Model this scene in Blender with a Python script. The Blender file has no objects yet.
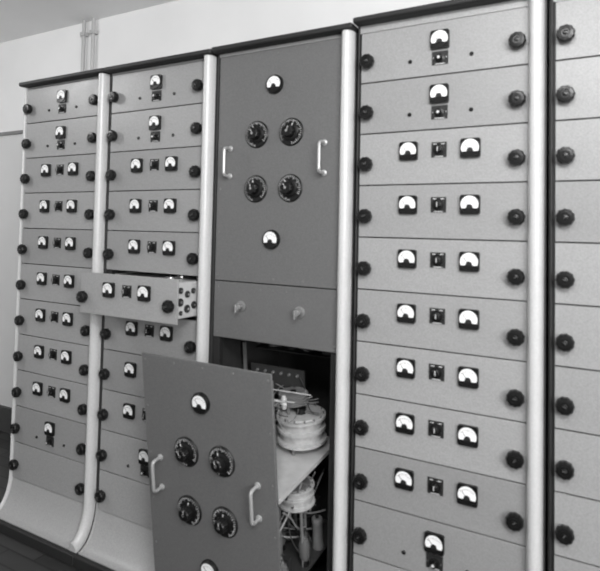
import bpy, math, random
from mathutils import Matrix, Vector
random.seed(4)
H = 0.156
ZC = 1.29
def Z(k): return ZC + k * H

# ---------------------------------------------------------------- materials
def mat(name, v, rough=0.5, metal=0.0, var=0.0, scale=60, bump=0.0, spec=0.5, rnd=0.0):
    m = bpy.data.materials.new(name); m.use_nodes = True
    nt = m.node_tree; b = nt.nodes['Principled BSDF']
    b.inputs['Base Color'].default_value = (v, v, v, 1)
    b.inputs['Roughness'].default_value = rough
    b.inputs['Metallic'].default_value = metal
    b.inputs['Specular IOR Level'].default_value = spec
    if var or bump:
        tc = nt.nodes.new('ShaderNodeTexCoord')
        n = nt.nodes.new('ShaderNodeTexNoise'); n.inputs['Scale'].default_value = scale
        n.inputs['Detail'].default_value = 4
        nt.links.new(tc.outputs['Object'], n.inputs['Vector'])
        if var:
            r = nt.nodes.new('ShaderNodeMapRange')
            r.inputs['From Min'].default_value = .3; r.inputs['From Max'].default_value = .7
            r.inputs['To Min'].default_value = v * (1 - var); r.inputs['To Max'].default_value = v * (1 + var)
            nt.links.new(n.outputs['Fac'], r.inputs['Value'])
            out = r.outputs['Result']
            if rnd:
                oi = nt.nodes.new('ShaderNodeObjectInfo')
                r2 = nt.nodes.new('ShaderNodeMapRange')
                r2.inputs['To Min'].default_value = 1 - rnd; r2.inputs['To Max'].default_value = 1 + rnd
                nt.links.new(oi.outputs['Random'], r2.inputs['Value'])
                mu = nt.nodes.new('ShaderNodeMath'); mu.operation = 'MULTIPLY'
                nt.links.new(out, mu.inputs[0]); nt.links.new(r2.outputs['Result'], mu.inputs[1]); out = mu.outputs[0]
                n2 = nt.nodes.new('ShaderNodeTexNoise'); n2.inputs['Scale'].default_value = 9
                nt.links.new(tc.outputs['Object'], n2.inputs['Vector'])
                r3_ = nt.nodes.new('ShaderNodeMapRange')
                r3_.inputs['To Min'].default_value = rough - .1; r3_.inputs['To Max'].default_value = rough + .12
                nt.links.new(n2.outputs['Fac'], r3_.inputs['Value'])
                nt.links.new(r3_.outputs['Result'], b.inputs['Roughness'])
            nt.links.new(out, b.inputs['Base Color'])
        if bump:
            bp = nt.nodes.new('ShaderNodeBump'); bp.inputs['Strength'].default_value = bump
            bp.inputs['Distance'].default_value = .002
            nt.links.new(n.outputs['Fac'], bp.inputs['Height'])
            nt.links.new(bp.outputs['Normal'], b.inputs['Normal'])
    return m
M_PANEL = mat('panel_grey_enamel', .265, .36, 0, .12, 280, .08, rnd=.11)
M_DPANEL = mat('panel_dark_grey_enamel', .118, .38, 0, .14, 280, .08, rnd=.03)
M_STILE = mat('frame_light_enamel', .50, .28, 0, .06, 160)
M_HANDLE = mat('handle_metal', .42, .35, .4)
M_SWITCH = mat('switch_metal', .28, .3, .6)
M_SKIRT = mat('skirt_grey_enamel', .31, .35, 0, .10, 200)
M_DARK = mat('dark_frame', .012, .6)
M_SHELL = mat('rack_side_paint', .03, .5, 0, .1, 40)
M_BLACK = mat('bakelite_black', .005, .3, spec=.4)
M_BLACKM = mat('matte_black', .010, .6)
M_WHITE = mat('meter_face_white', .8, .45)
M_CHROME = mat('nickel_metal', .6, .25, .9)
M_ALU = mat('chassis_aluminium', .55, .45, .25, .1, 25)
M_GREYC = mat('component_grey', .14, .5, 0, .1, 60)
M_LIGHTC = mat('component_light', .38, .5, 0, .15, 60)
M_TICK = mat('engraved_marking', .6, .5)
M_GLASS = mat('tube_glass', .1, .1)
M_WIRE = mat('cable_light', .28, .5)
M_WIRED = mat('cable_dark', .02, .5)
M_WALL = mat('wall_paint_upper', .74, .8, 0, .03, 3)
M_WALL2 = mat('wall_paint_lower', .62, .7, 0, .03, 3)
M_CEIL = mat('ceiling_paint', .90, .9, 0, .02, 3)
M_BASE = mat('baseboard_paint', .05, .5)
M_PIPE = mat('conduit_paint', .42, .4)
M_TRIM = mat('trim_paint', .2, .5)

def floor_mat():
    m = bpy.data.materials.new('floor_lino_tiles'); m.use_nodes = True
    nt = m.node_tree; b = nt.nodes['Principled BSDF']
    tc = nt.nodes.new('ShaderNodeTexCoord')
    br = nt.nodes.new('ShaderNodeTexBrick')
    br.inputs['Scale'].default_value = 1
    br.inputs['Brick Width'].default_value = .3; br.inputs['Row Height'].default_value = .075
    br.inputs['Mortar Size'].default_value = .004
    br.inputs['Color1'].default_value = (.018, .018, .018, 1)
    br.inputs['Color2'].default_value = (.045, .045, .045, 1)
    br.inputs['Mortar'].default_value = (.006, .006, .006, 1)
    nt.links.new(tc.outputs['Object'], br.inputs['Vector'])
    nt.links.new(br.outputs['Color'], b.inputs['Base Color'])
    b.inputs['Roughness'].default_value = .5
    return m
M_FLOOR = floor_mat()

# ---------------------------------------------------------------- mesh builder
class MB:
    def __init__(s): s.v = []; s.f = []; s.m = []; s.mats = []
    def mi(s, m):
        if m not in s.mats: s.mats.append(m)
        return s.mats.index(m)
    def box(s, x0, x1, y0, y1, z0, z1, m):
        b = len(s.v); i = s.mi(m)
        s.v += [(x, y, z) for x in (x0, x1) for y in (y0, y1) for z in (z0, z1)]
        for f in ((0,1,3,2),(4,6,7,5),(0,4,5,1),(2,3,7,6),(0,2,6,4),(1,5,7,3)):
            s.f.append([b + k for k in f]); s.m.append(i)
    def lathe(s, prof, m, n=28, c=(0,0,0), axis='y', flute=None, flutes=12, fd=.09):
        """prof: (radius, distance). axis 'y' goes towards -y (viewer); 'z' goes up; 'x' to +x"""
        i = s.mi(m); b = len(s.v)
        for pi, (r, d) in enumerate(prof):
            for k in range(n):
                a = 2 * math.pi * k / n
                rr = r
                if flute and pi in flute: rr = r * (1 - fd * (0.5 + .5 * math.cos(a * flutes)))
                ca, sa = rr * math.cos(a), rr * math.sin(a)
                if axis == 'y': p = (ca, -d, sa)
                elif axis == 'z': p = (ca, sa, d)
                else: p = (d, ca, sa)
                s.v.append((p[0] + c[0], p[1] + c[1], p[2] + c[2]))
        for pi in range(len(prof) - 1):
            for k in range(n):
                a0 = b + pi * n + k; a1 = b + pi * n + (k + 1) % n
                s.f.append([a0, a1, a1 + n, a0 + n]); s.m.append(i)
        s.f.append([b + (len(prof) - 1) * n + k for k in range(n)]); s.m.append(i)
        s.f.append([b + k for k in reversed(range(n))]); s.m.append(i)
    def poly(s, pts, y0, y1, m):
        i = s.mi(m); b = len(s.v); n = len(pts)
        s.v += [(x, y0, z) for x, z in pts] + [(x, y1, z) for x, z in pts]
        s.f.append([b + k for k in range(n)]); s.m.append(i)
        s.f.append([b + n + k for k in reversed(range(n))]); s.m.append(i)
        for k in range(n):
            s.f.append([b + k, b + n + k, b + n + (k + 1) % n, b + (k + 1) % n]); s.m.append(i)
    def sweep(s, path, section, m, close=True):
        i = s.mi(m); b = len(s.v); ns = len(section)
        for k, (y, z) in enumerate(path):
            p0 = path[max(k - 1, 0)]; p1 = path[min(k + 1, len(path) - 1)]
            ty, tz = p1[0] - p0[0], p1[1] - p0[1]; L = math.hypot(ty, tz); ty /= L; tz /= L
            ny, nz = tz, -ty
            for x, o in section: s.v.append((x, y + ny * o, z + nz * o))
        for k in range(len(path) - 1):
            for j in range(ns - (0 if close else 1)):
                a = b + k * ns + j; a2 = b + k * ns + (j + 1) % ns
                s.f.append([a, a2, a2 + ns, a + ns]); s.m.append(i)
        if close:
            s.f.append([b + j for j in range(ns)]); s.m.append(i)
            e = b + (len(path) - 1) * ns
            s.f.append([e + j for j in reversed(range(ns))]); s.m.append(i)
    def tube(s, pts, r, m, n=8):
        i = s.mi(m); b = len(s.v); P = [Vector(p) for p in pts]
        for k, p in enumerate(P):
            t = (P[min(k + 1, len(P) - 1)] - P[max(k - 1, 0)]).normalized()
            ref = Vector((.3, .2, 1)) if abs(t.z) < .9 else Vector((1, .1, 0))
            u = (ref - t * ref.dot(t)).normalized(); w = t.cross(u)
            for j in range(n):
                a = 2 * math.pi * j / n
                s.v.append(tuple(p + u * (r * math.cos(a)) + w * (r * math.sin(a))))
        for k in range(len(P) - 1):
            for j in range(n):
                a = b + k * n + j; a2 = b + k * n + (j + 1) % n
                s.f.append([a, a2, a2 + n, a + n]); s.m.append(i)
        s.f.append([b + j for j in range(n)]); s.m.append(i)
        e = b + (len(P) - 1) * n
        s.f.append([e + j for j in reversed(range(n))]); s.m.append(i)
    def mesh(s, name):
        me = bpy.data.meshes.new(name); me.from_pydata(s.v, [], s.f)
        for m in s.mats: me.materials.append(m)
        me.polygons.foreach_set('material_index', s.m)
        import bmesh
        bm = bmesh.new(); bm.from_mesh(me); bmesh.ops.recalc_face_normals(bm, faces=bm.faces); bm.to_mesh(me); bm.free()
        me.polygons.foreach_set('use_smooth', [True] * len(me.polygons))
        me.set_sharp_from_angle(angle=math.radians(35))
        me.update(); return me
    def obj(s, name, parent=None, loc=(0,0,0), bevel=0):
        return put(s.mesh(name), name, parent, loc, bevel)
def put(me, name, parent=None, loc=(0,0,0), bevel=0, rot=None):
    o = bpy.data.objects.new(name, me); bpy.context.collection.objects.link(o)
    o.location = loc
    if rot: o.rotation_euler = rot
    if parent: o.parent = parent
    if bevel:
        b = o.modifiers.new('bevel', 'BEVEL'); b.width = bevel; b.segments = 2; b.limit_method = 'ANGLE'
    return o
def empty(name, loc=(0,0,0), parent=None):
    e = bpy.data.objects.new(name, None); bpy.context.collection.objects.link(e)
    e.location = loc; e.empty_display_size = .1
    if parent: e.parent = parent
    return e

# ---------------------------------------------------------------- shared parts
def arc(r, a0, a1, n, cx=0, cz=0):
    return [(cx + r * math.cos(math.radians(a0 + (a1 - a0) * k / n)), cz + r * math.sin(math.radians(a0 + (a1 - a0) * k / n))) for k in range(n + 1)]
def meter_face(b, r, y):
    pts = arc(r, -25, 205, 26)
    b.poly(pts, y - .0006, y, M_WHITE)
    hub = [(-r * .42, -r * .43), (r * .42, -r * .43)] + arc(r * .36, 0, 180, 12, 0, -r * .32)
    b.poly(hub, y - .0016, y - .0006, M_BLACKM)
    o = -r * .32
    for k in range(11):
        a = math.radians(42 + 96 * k / 10)
        cx, cz = math.cos(a), math.sin(a)
        px, pz = -cz, cx; w = .0004
        r0, r1 = r * .92, r * 1.06
        b.poly([(cx*r0+px*w, cz*r0+o+pz*w), (cx*r0-px*w, cz*r0+o-pz*w), (cx*r1-px*w, cz*r1+o-pz*w), (cx*r1+px*w, cz*r1+o+pz*w)], y - .001, y - .0006, M_BLACKM)
    a = math.radians(128); cx, cz = math.cos(a), math.sin(a); px, pz = -cz, cx; w = .0006
    b.poly([(px*w, o+pz*w), (-px*w, o-pz*w), (cx*r-px*w, cz*r+o-pz*w), (cx*r+px*w, cz*r+o+pz*w)], y - .0012, y - .0006, M_BLACKM)
def square_meter():
    b = MB(); w = .0268
    c = .006
    pts = []
    for sx, sz, a0 in ((1,-1,-90),(1,1,0),(-1,1,90),(-1,-1,180)):
        pts += arc(c, a0, a0 + 90, 4, sx * (w - c), sz * (w - c))
    b.poly(pts, -.010, 0, M_BLACK)
    b.lathe([(.0258, .0095), (.0258, .0125), (.0246, .0125), (.0246, .0105)], M_BLACK, 32)
    meter_face(b, .0240, -.0118)
    return b.mesh('panel_meter')
def round_meter():
    b = MB()
    b.lathe([(.032, 0), (.032, .008), (.029, .013), (.0265, .013), (.0265, .011)], M_BLACK, 36)
    meter_face(b, .0255, -.0122)
    for k in range(3):
        a = math.radians(90 + 120 * k)
        b.lathe([(.002, .008), (.002, .0105)], M_CHROME, 8, (.0295*math.cos(a), 0, .0295*math.sin(a)))
    return b.mesh('round_meter')
def knob():
    b = MB()
    b.lathe([(.015, 0), (.015, .005), (.0205, .006), (.0225, .009), (.0222, .021), (.0195, .025), (.012, .0258), (.011, .0245)], M_BLACK, 72, flute=(2,3,4,5), flutes=10, fd=.07)
    b.lathe([(.0065, .024), (.0065, .026), (.004, .027)], M_BLACK, 14)
    b.box(-.0045, .0045, -.0276, -.0266, -.0006, .0006, M_GREYC)
    return b.mesh('panel_thumb_knob')
def selector():
    b = MB()
    b.box(-.0215, .0215, -.003, 0, -.0215, .0215, M_BLACKM)
    b.lathe([(.0165, .003), (.0165, .006), (.0105, .007), (.0095, .018), (.008, .019)], M_BLACK, 40, flute=(2,3,4), flutes=8)
    b.box(-.001, .001, -.0196, -.0188, -.006, .007, M_TICK)
    b.box(-.012, .012, -.0034, -.003, -.0205, -.0185, M_TICK)
    b.box(-.016, -.006, -.0034, -.003, .0155, .0175, M_TICK)
    b.box(.006, .016, -.0034, -.003, .0155, .0175, M_TICK)
    return b.mesh('selector_switch')
def small_selector():
    b = MB()
    b.box(-.023, .023, -.003, 0, -.019, .019, M_BLACKM)
    b.lathe([(.0135, .003), (.0135, .006), (.009, .007), (.008, .018), (.007, .019)], M_BLACK, 40, flute=(2,3,4), flutes=8, c=(0, 0, -.002))
    b.lathe([(.004, .019), (.004, .0195)], M_TICK, 12, (0, 0, -.002))
    for x in (-.019, .019): b.lathe([(.0022, .003), (.0022, .005)], M_CHROME, 8, (x, 0, 0))
    b.box(-.014, .014, -.0034, -.003, -.018, -.016, M_TICK)
    return b.mesh('single_selector_switch')
def big_dial():
    b = MB()
    b.lathe([(.046, 0), (.046, .003), (.043, .006)], M_BLACK, 48)
    for k in range(30):
        a = math.radians(-60 + 300 * k / 29); ca, sa = math.cos(a), math.sin(a)
        px, pz = -sa, ca; w = .0007; r0 = .036 if k % 3 else .032; r1 = .0415
        b.poly([(ca*r0+px*w, sa*r0+pz*w), (ca*r0-px*w, sa*r0-pz*w), (ca*r1-px*w, sa*r1-pz*w), (ca*r1+px*w, sa*r1+pz*w)], -.0066, -.006, M_TICK)
    b.lathe([(.030, .006), (.030, .009), (.026, .011), (.0215, .012), (.0200, .030), (.017, .033), (.006, .0335)], M_BLACK, 72, flute=(3,4,5), flutes=10)
    b.lathe([(.0045, .0334), (.0045, .0345)], M_CHROME, 12)
    b.box(-.0009, .0009, -.0120, -.0105, .019, .029, M_WHITE)
    b.box(-.0009, .0009, -.0338, -.0332, .005, .016, M_TICK)
    return b.mesh('tuning_dial')
def silver_knob():
    b = MB()
    b.lathe([(.019, 0), (.019, .002), (.015, .004)], M_SWITCH, 32)
    b.lathe([(.010, .004), (.009, .012), (.012, .014), (.0125, .022), (.010, .025)], M_SWITCH, 40, flute=(2,3,4), flutes=8)
    b.box(-.0025, .0025, -.033, -.02, -.018, .010, M_CHROME)
    return b.mesh('silver_switch_knob')
def handle():
    b = MB(); pts = []; hh = .048; d = .036; r = .012
    pts.append((0, 0, -hh))
    for k in range(7):
        a = math.radians(90 * k / 6); pts.append((0, -(d - r) - r * math.sin(a), -hh + r - r * math.cos(a)))
    for k in range(7):
        a = math.radians(90 * k / 6); pts.append((0, -(d - r) - r * math.cos(a), hh - r + r * math.sin(a)))
    pts.append((0, 0, hh))
    b.tube(pts, .0052, M_HANDLE, 10)
    for z in (-hh, hh): b.lathe([(.010, 0), (.010, .003), (.007, .005)], M_HANDLE, 16, (0, 0, z))
    return b.mesh('d_handle')
def screw():
    b = MB(); b.lathe([(.0034, 0), (.0034, .0014), (.0025, .0022)], M_GREYC, 12); return b.mesh('screw')
def lamp():
    b = MB(); b.lathe([(.0058, 0), (.0058, .003), (.004, .005)], M_BLACK, 14); return b.mesh('indicator_jack')
SM, RM, KN, SE, SS, BD, SK, HD, SC, LP = square_meter(), round_meter(), knob(), selector(), small_selector(), big_dial(), silver_knob(), handle(), screw(), lamp()

PW = .484
G = .0016
def unit_panel_mesh(m, h, name):
    b = MB(); b.box(-PW/2 - .003 + G, PW/2 - .003 - G, -.005, 0, -h/2 + G, h/2 - G, m); return b.mesh(name)
P_UNIT = unit_panel_mesh(M_PANEL, H, 'unit_panel')

def unit_front(par, kind, y=0.0, z=0.0):
    put(P_UNIT, 'unit_panel', par, (0, y, z), .0012)
    yf = y - .005
    for x in (-.219, .209): put(KN, 'thumb_knob', par, (x, yf, z - .015), rot=(0, random.uniform(-1, 1), 0))
    if kind == 2:
        for x in (-.088, .088): put(SM, 'panel_meter', par, (x, yf, z + .019))
        put(SE, 'selector_switch', par, (0, yf, z + .019))
    elif kind == 1:
        put(SM, 'panel_meter', par, (0, yf, z + .022))
        put(SS, 'selector_switch', par, (0, yf, z - .030))
        for x in (-.088, .088): put(LP, 'indicator_jack', par, (x, yf, z - .030))

def foot_path(z0=1.3, n=10):
    p = [(0, z0), (0, .6), (0, .21)]
    for k in range(1, n + 1):
        t = math.radians(88 * k / n)
        p.append((-.085 * (1 - math.cos(t)), .21 - .165 * math.sin(t)))
    return p
def half_section(xc, w, p, n=16, e=.9):
    s = []
    for k in range(n + 1):
        a = math.pi * k / n
        c, q = math.cos(a), math.sin(a)
        s.append((xc + w / 2 * math.copysign(abs(c) ** e, c), p * abs(q) ** e))
    s.append((xc - w / 2, -.004)); s.append((xc + w / 2, -.004))
    return s
RW = .537
DEPTH = .46
def rack(xr, dh=0.0, left_light=False):
    x0 = xr - RW
    root = empty('equipment_rack', (x0, 0, 0))
    ztop = Z(3.93 + dh)
    f = MB()
    t = .006
    yb = .004
    f.box(0, t, yb, DEPTH, .05, ztop, M_SHELL)
    f.box(RW - t, RW, yb, DEPTH, .05, ztop, M_SHELL)
    f.box(t, RW - t, DEPTH - t, DEPTH, .05, ztop, M_SHELL)
    f.box(t, RW - t, yb, DEPTH - t, ztop - t, ztop, M_SHELL)
    f.box(t, RW - t, yb, DEPTH - t, .05, .056, M_SHELL)
    f.box(t, .040, .0015, .02, .15, ztop, M_DARK)
    f.box(RW - .068, RW - t, .0015, .02, .15, ztop, M_DARK)
    f.box(t, RW - t, -.002, .012, Z(3.885), ztop, M_SKIRT)
    f.obj('rack_case', root)
    s = MB()
    s.sweep([(y, z) for y, z in foot_path(ztop)], half_section(RW - .0235, .039, .032), M_STILE)
    if left_light:
        s.sweep([(y, z) for y, z in foot_path(ztop)], half_section(.007, .014, .014), M_STILE)
    else:
        fp = foot_path(ztop)
        s.sweep([p for p in fp if p[1] > .2], half_section(.006, .008, .005), M_DARK)  # dark trim colour stands in for shade in the gap between racks
        s.sweep([p for p in fp if p[1] < .22], half_section(.006, .010, .005), M_SKIRT)
    s.obj('side_stiles', root)
    k = MB()
    sk = [(0, .178)] + [(y, z) for y, z in foot_path() if z < .17]
    k.sweep(sk, [(.011, .001), (RW - .043, .001), (RW - .043, -.004), (.011, -.004)], M_SKIRT)
    k.obj('base_skirt', root)
    c = MB()
    c.box(-.001, RW + .001, -.100, DEPTH, 0, .042, M_DARK)
    c.obj('plinth', root, bevel=.004)
    c = MB()
    c.box(-.002, RW + .002, -.040, DEPTH + .005, ztop, ztop + .019, M_DARK)
    c.obj('top_cap', root, bevel=.006)
    cx = .020 + .478 / 2
    return root, cx

KINDS = [1, 1, 2, 2, 2, 2, 2, 2, 2, 1, 0]
def pz(k): return Z(3.38 - k)
RIGHT = [-.161 - .543 * n for n in (3, 2, 1, 0)]
def plain_rack(xr, skip=(), **kw):
    root, cx = rack(xr, **kw)
    for k, kd in enumerate(KINDS):
        if k in skip: continue
        e = empty('unit_%d' % (k + 1), (cx, 0, pz(k)), root)
        unit_front(e, kd)
    return root, cx
plain_rack(RIGHT[0], left_light=True)
r2, cx2 = plain_rack(RIGHT[1], skip=(5,))
e = empty('pulled_out_unit', (cx2, -.118, pz(5)), r2)
unit_front(e, 2)
b = MB()
w = .222; hz = .062
b.box(-w, w, .001, .40, -hz, -hz + .002, M_ALU)
b.box(-w, -w + .002, .001, .40, -hz, hz, M_ALU)
b.box(w - .002, w, .001, .40, -hz, hz, M_ALU)
b.box(-w, w, .398, .40, -hz, hz, M_ALU)
b.box(-w + .002, w - .002, .001, .40, hz - .004, hz - .002, M_ALU)
for (yy, zz, rr) in ((.025, .035, .011), (.025, -.005, .014), (.06, .02, .012), (.06, -.03, .014), (.028, -.042, .008), (.09, .03, .01), (.095, -.02, .013)):
    b.lathe([(rr, 0), (rr, .004), (rr * .7, .006)], M_BLACKM, 18, (w, yy, zz), 'x')
    b.lathe([(rr * .35, .004), (rr * .35, .008)], M_CHROME, 10, (w, yy, zz), 'x')
for yy, zz in ((.03, .0), (.14, -.02), (.08, .01)):
    b.lathe([(.02, hz - .002), (.02, hz + .006)], M_CHROME, 18, (.08, yy + .05, 0), 'z')
b.obj('unit_chassis', e)

# rack 3 : transmitter
r3, cx3 = rack(RIGHT[2], dh=.02)
BH = 5.05 * H
def big_front(par):
    b = MB(); b.box(-.239 - .004, .239, -.006, 0, -BH + G, -G, M_DPANEL)
    b.obj('front_plate', par, bevel=.0015)
    y = -.006
    put(RM, 'round_meter', par, (-.010, y, -.79 * H))
    put(RM, 'round_meter', par, (-.010, y, -4.10 * H))
    for x in (-.078, .056):
        for zz in (1.84, 3.02): put(BD, 'tuning_dial', par, (x, y, -zz * H), rot=(0, random.uniform(-.6, .6), 0))
    for x in (-.188, .178): put(HD, 'd_handle', par, (x, y, -2.42 * H))
    for x in (-.228, .228):
        for k in range(6): put(SC, 'screw', par, (x, y, -.02 - (BH - .04) * k / 5))
    for x in (-.11, 0, .11):
        for zz in (.018, BH - .018): put(SC, 'screw', par, (x, y, -zz))
e = empty('upper_unit', (cx3, 0, Z(3.88)), r3); big_front(e)
e = empty('switch_panel', (cx3, 0, Z(-1.17)), r3)
hh = 1.25 * H
b = MB(); b.box(-.243, .239, -.006, 0, -hh + G, -G, M_DPANEL); b.obj('front_plate', e, bevel=.0015)
for x in (-.128, .10): put(SK, 'switch_knob', e, (x, -.006, -.52 * H))
for x in (-.225, .225):
    for zz in (.02, hh - .02): put(SC, 'screw', e, (x, -.006, -zz))
for x in (-.05, .0, .05): put(SC, 'screw', e, (x, -.006, -.02))

# pulled-out drawer (plate leaning slightly forward at the top)
e = empty('pulled_out_drawer', (-1.058 - r3.location.x, -.262, .897), r3)
e.rotation_euler = (math.radians(7), 0, 0)
big_front(e)
b = MB()
xl, xr_ = -.155, .228
for x in (xl, xr_ - .012):
    b.box(x, x + .012, .001, .02, -.74, -.03, M_GREYC)
b.box(xl, xr_, .001, .42, -.378, -.375, M_ALU)
b.box(xr_ - .002, xr_, .001, .42, -.388, -.378, M_ALU)
b.box(xl, xl + .002, .001, .42, -.388, -.378, M_ALU)
b.box(xl, xr_, .001, .42, -.685, -.682, M_SHELL)
for x in (xl, xr_ - .01):
    b.box(x, x + .01, .41, .42, -.685, -.08, M_GREYC)
b.obj('chassis_shelves', e)
def drum(name, x, y, z, r, h, m1, m2, axis='z'):
    b = MB()
    pr = [(r, 0), (r, h * .10), (r * .86, h * .14), (r * .86, h * .40), (r * .97, h * .44), (r * .97, h * .56), (r * .86, h * .60), (r * .86, h * .86), (r, h * .9), (r, h)]
    b.lathe(pr, m1, 44, (x, y, z), axis)
    b.lathe([(r * .8, h), (r * .78, h * 1.04)], m2, 36, (x, y, z), axis)
    b.lathe([(r * .22, h), (r * .22, h * 1.25), (r * .1, h * 1.3)], M_BLACK, 20, (x, y, z), axis)
    for k in range(14):
        a = 2 * math.pi * k / 14; b.lathe([(.003, h), (.003, h * 1.08)], M_GREYC, 8, (x + r * .9 * math.cos(a), y + r * .9 * math.sin(a), z), 'z')
    b.box(x - .003, x + r * .8, y - .004, y + .004, z + h * 1.1, z + h * 1.16, M_GREYC)
    for k in range(3):
        a = 2 * math.pi * k / 3 + .5; b.lathe([(.005, -.03), (.005, 0)], M_GREYC, 10, (x + r * .7 * math.cos(a), y + r * .7 * math.sin(a), z), 'z')
    return b.obj(name, e)
drum('rotary_transformer', .140, .315, -.345, .083, .085, M_LIGHTC, M_LIGHTC)
drum('rotary_transformer_small', .11, .32, -.225, .05, .03, M_GREYC, M_GREYC)
drum('lower_rotary_transformer', .165, .22, -.505, .060, .060, M_LIGHTC, M_GREYC)
def can(name, x, y, z, r, h, m):
    b = MB(); b.lathe([(r, 0), (r, h * .12), (r * .94, h * .14), (r * .94, h * .82), (r, h * .85), (r, h * .97), (r * .9, h)], m, 36, (x, y, z), 'z')
    b.lathe([(r * .3, h), (r * .3, h * 1.08), (r * .2, h * 1.12)], M_BLACK, 20, (x, y, z), 'z')
    return b.obj(name, e)
can('coil_can', .00, .24, -.375, .045, .16, M_GREYC)
can('filter_capacitor', .155, .10, -.682, .020, .06, M_WHITE)
can('filter_capacitor', .205, .28, -.682, .018, .10, M_GREYC)
def tube_valve(x, y, z, r=.018, h=.09):
    b = MB(); b.lathe([(r * .8, 0), (r * .8, h * .2)], M_BLACK, 20, (x, y, z), 'z')
    b.lathe([(r * .75, h * .2), (r, h * .35), (r, h * .75), (r * .7, h * .93), (r * .2, h)], M_GLASS, 24, (x, y, z), 'z')
    b.lathe([(r * .3, h * .98), (r * .25, h * 1.08)], M_CHROME, 12, (x, y, z), 'z')
    b.obj('vacuum_tube', e)
for x, y in ((.04, .07), (-.05, .08), (-.1, .25)): tube_valve(x, y, -.375)
for x, y in ((.205, .06), (.10, .22), (.205, .19)): tube_valve(x, y, -.682, .018, .09)
def transformer(x, y, z, sx, sy, sz, m):
    b = MB()
    b.box(x - sx/2, x + sx/2, y - sy/2, y + sy/2, z, z + sz, m)
    b.box(x - sx/2 - .006, x + sx/2 + .006, y - sy/5, y + sy/5, z, z + sz + .006, M_BLACKM)
    for dx in (-.3, .3):
        for dy in (-.38, .38): b.lathe([(.004, sz), (.004, sz + .012)], M_CHROME, 8, (x + dx * sx, y + dy * sy, z), 'z')
    b.obj('mains_transformer', e, bevel=.002)
transformer(-.08, .33, -.375, .10, .10, .11, M_GREYC)
transformer(-.07, .25, -.682, .12, .12, .13, M_GREYC)
transformer(.10, .35, -.682, .12, .09, .10, M_BLACKM)
b = MB()
for dx, dy in ((-.04, -.04), (.04, -.04), (0, .05)):
    b.lathe([(.005, 0), (.005, .178)], M_GREYC, 10, (.165 + dx, .22 + dy, -.682), 'z')
b.obj('support_posts', e)
b = MB()
for z, y in ((-.10, .04), (-.125, .10), (-.14, .20)):
    b.tube([(xl, y, z), (.10, y, z), (xr_, y + .03, z - .01)], .0018, M_LIGHTC, 8)
for x in (-.1, .03, .14, .21):
    b.lathe([(.006, -.02), (.009, -.005), (.006, 0), (.009, .008), (.005, .02)], M_LIGHTC, 14, (x, .10, -.125), 'z')
b.box(-.10, .12, .38, .386, -.24, -.14, M_SHELL)
for k in range(6): b.lathe([(.005, 0), (.005, .008)], M_GREYC, 10, (-.07 + .033 * k, .38, -.16))
b.obj('bus_rods', e)
b = MB()
def cable(p, q, sag, r, m, n=14, side=0):
    pts = []
    for k in range(n + 1):
        t = k / n; s = 4 * t * (1 - t)
        pts.append((p[0] + (q[0]-p[0])*t + side*s, p[1] + (q[1]-p[1])*t + .01*math.sin(6*t), p[2] + (q[2]-p[2])*t - sag*s))
    b.tube(pts, r, m, 8)
for i in range(24):
    p = (random.uniform(-.02, .21), random.uniform(.05, .38), random.uniform(-.20, -.14))
    q = (random.uniform(.05, .215), random.uniform(.14, .38), random.uniform(-.25, -.21))
    cable(p, q, random.uniform(.0, .03), random.choice((.0010, .0015)), random.choice((M_WIRE, M_WIRED, M_WIRED, M_GREYC, M_GREYC)), side=random.uniform(-.04, .0))
for i in range(34):
    p = (random.uniform(.05, .218), random.uniform(.03, .38), random.uniform(-.54, -.42))
    q = (random.uniform(.05, .218), random.uniform(.03, .38), random.uniform(-.67, -.57))
    cable(p, q, random.uniform(-.01, .04), random.choice((.0015, .0022, .003)), random.choice((M_WIRE, M_WIRED, M_WIRED, M_WIRED, M_GREYC)), side=random.uniform(-.03, .0))
for k in range(7):
    x = .06 + .026 * k; y = .05 + .02 * (k % 3)
    if k == 3: continue
    b.box(x, x + .016, y, y + .02, -.682, -.62 + .015 * (k % 2), (M_BLACKM, M_GREYC, M_WIRED)[k % 3])
b.obj('wiring', e)
# fixed gear inside the case
b = MB()
b.box(.03, RW - .07, .25, .40, Z(-2.95), Z(-2.95) + .004, M_SHELL)
for x, r, h, m in ((.07, .022, .05, M_GREYC), (.15, .03, .035, M_BLACKM), (.22, .018, .055, M_LIGHTC), (.31, .028, .04, M_GREYC), (.40, .02, .05, M_BLACKM)):
    b.lathe([(r, .004), (r, h), (r * .7, h + .006)], m, 20, (x, .31, Z(-2.95)), 'z')
for z in (Z(-3.3), Z(-4.2)):
    b.box(RW - .07, RW - .066, .03, .42, z - .02, z, M_GREYC)
for k in range(9):
    z = Z(-2.75) - k * .075
    b.box(RW - .050, RW - .020, .03, .05, z - .022, z + .012, (M_GREYC, M_BLACKM, M_SHELL)[k % 3])
for k in range(9):
    x = .04 + .048 * k
    pts = [(x, .12 + .01 * (k % 3), Z(-2.40)), (x + .01, .13, Z(-2.5)), (x + .03 * (-1) ** k, .16, Z(-2.62)), (x + .04 * (-1) ** k, .24, Z(-2.8))]
    b.tube(pts, .0025 + .001 * (k % 2), (M_WIRED, M_GREYC)[k % 2], 8)
b.obj('inner_fittings', r3)

plain_rack(RIGHT[3], dh=.10)
plain_rack(-.154 + RW, dh=.12)

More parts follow.
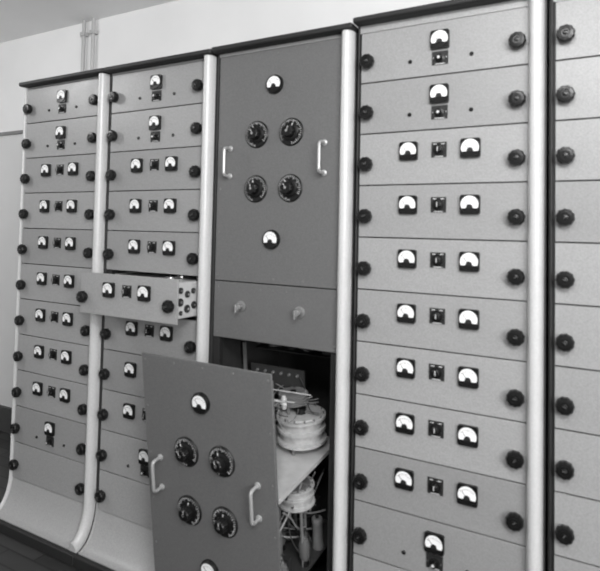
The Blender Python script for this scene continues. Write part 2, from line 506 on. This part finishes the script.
# ---------------------------------------------------------------- room
XL, XR, YF, YB, ZT = -5.2, 2.6, -3.6, .62, 2.48
def room(name, *a, m):
    b = MB(); b.box(*a, m); return b.obj(name)
room('floor', XL, XR, YF, YB, -.1, 0, m=M_FLOOR)
room('ceiling', XL, XR, YF, YB, ZT, ZT + .1, m=M_CEIL)
b = MB(); b.box(XL, XR, YB, YB + .1, 1.87, ZT, M_WALL); b.box(XL, XR, YB, YB + .1, 0, 1.87, M_WALL2); b.obj('wall_back')
b = MB(); b.box(XL - .1, XL, YF, YB, 1.87, ZT, M_WALL); b.box(XL - .1, XL, YF, YB, 0, 1.87, M_WALL2); b.obj('wall_left')
room('baseboard_back', XL, XR, YB - .02, YB, 0, .15, m=M_BASE)
room('trim_1', XL, XR, YB - .012, YB, 1.86, 1.88, m=M_TRIM)
for i, x in enumerate((-2.70, -2.62)):
    b = MB(); b.tube([(0, 0, .3), (0, 0, ZT)], .011, M_PIPE, 14)
    for z in (1.95, 2.40): b.box(-.018, .018, -.014, .02, z - .01, z + .01, M_PIPE)
    b.obj('conduit_pipe', None, (x, YB - .022, 0))

# ---------------------------------------------------------------- light
def area(name, loc, target, size, power, sy=None):
    l = bpy.data.lights.new(name, 'AREA'); l.energy = power; l.size = size
    if sy: l.shape = 'RECTANGLE'; l.size_y = sy
    o = bpy.data.objects.new(name, l); bpy.context.collection.objects.link(o)
    o.location = loc
    o.rotation_euler = (Vector(target) - Vector(loc)).to_track_quat('-Z', 'Y').to_euler()
area('ceiling_light', (.6, -2.2, 2.40), (-.6, 0, 1.1), 1.0, 60, .3)
area('window_light', (2.3, -2.8, 1.7), (-.6, 0, 1.2), 1.2, 95, 1.0)
def fill_point(name, loc, p, r=.12):
    l = bpy.data.lights.new(name, 'POINT'); l.energy = p; l.shadow_soft_size = r
    o = bpy.data.objects.new(name, l); bpy.context.collection.objects.link(o); o.location = loc
fill_point('ceiling_fill', (-3.1, -1.0, 2.25), 26)  # unseen point light, added to brighten the ceiling and back wall
fill_point('ceiling_fill_2', (-.3, -1.4, 2.25), 17)  # second unseen fill added below the ceiling, no fixture modelled
w = bpy.data.worlds.new('world'); bpy.context.scene.world = w; w.use_nodes = True
w.node_tree.nodes['Background'].inputs[0].default_value = (1, 1, 1, 1)
w.node_tree.nodes['Background'].inputs[1].default_value = .5

# ---------------------------------------------------------------- camera
cd = bpy.data.cameras.new('camera'); cam = bpy.data.objects.new('camera', cd)
bpy.context.collection.objects.link(cam)
g = Vector((-.4935, .8698, 0)).normalized(); r = Vector((g.y, -g.x, 0)); up = Vector((0, 0, 1))
th = math.atan(560 / 14500); ro = .0205
g2 = g * math.cos(th) + up * math.sin(th); u2 = up * math.cos(th) - g * math.sin(th)
u3 = u2 * math.cos(ro) - r * math.sin(ro); r3v = r * math.cos(ro) + u2 * math.sin(ro)
mt = Matrix((r3v, u3, -g2)).transposed().to_4x4(); mt.translation = Vector((0, -1.571, ZC))
cam.matrix_world = mt
cd.sensor_width = 36; cd.lens = 36 * 560 / 600; cd.shift_y = -77.5 / 600
cd.clip_start = .05
cd.dof.use_dof = True; cd.dof.focus_distance = 60; cd.dof.aperture_fstop = 6.5
bpy.context.scene.camera = cam
bpy.context.scene.view_settings.view_transform = 'Standard'
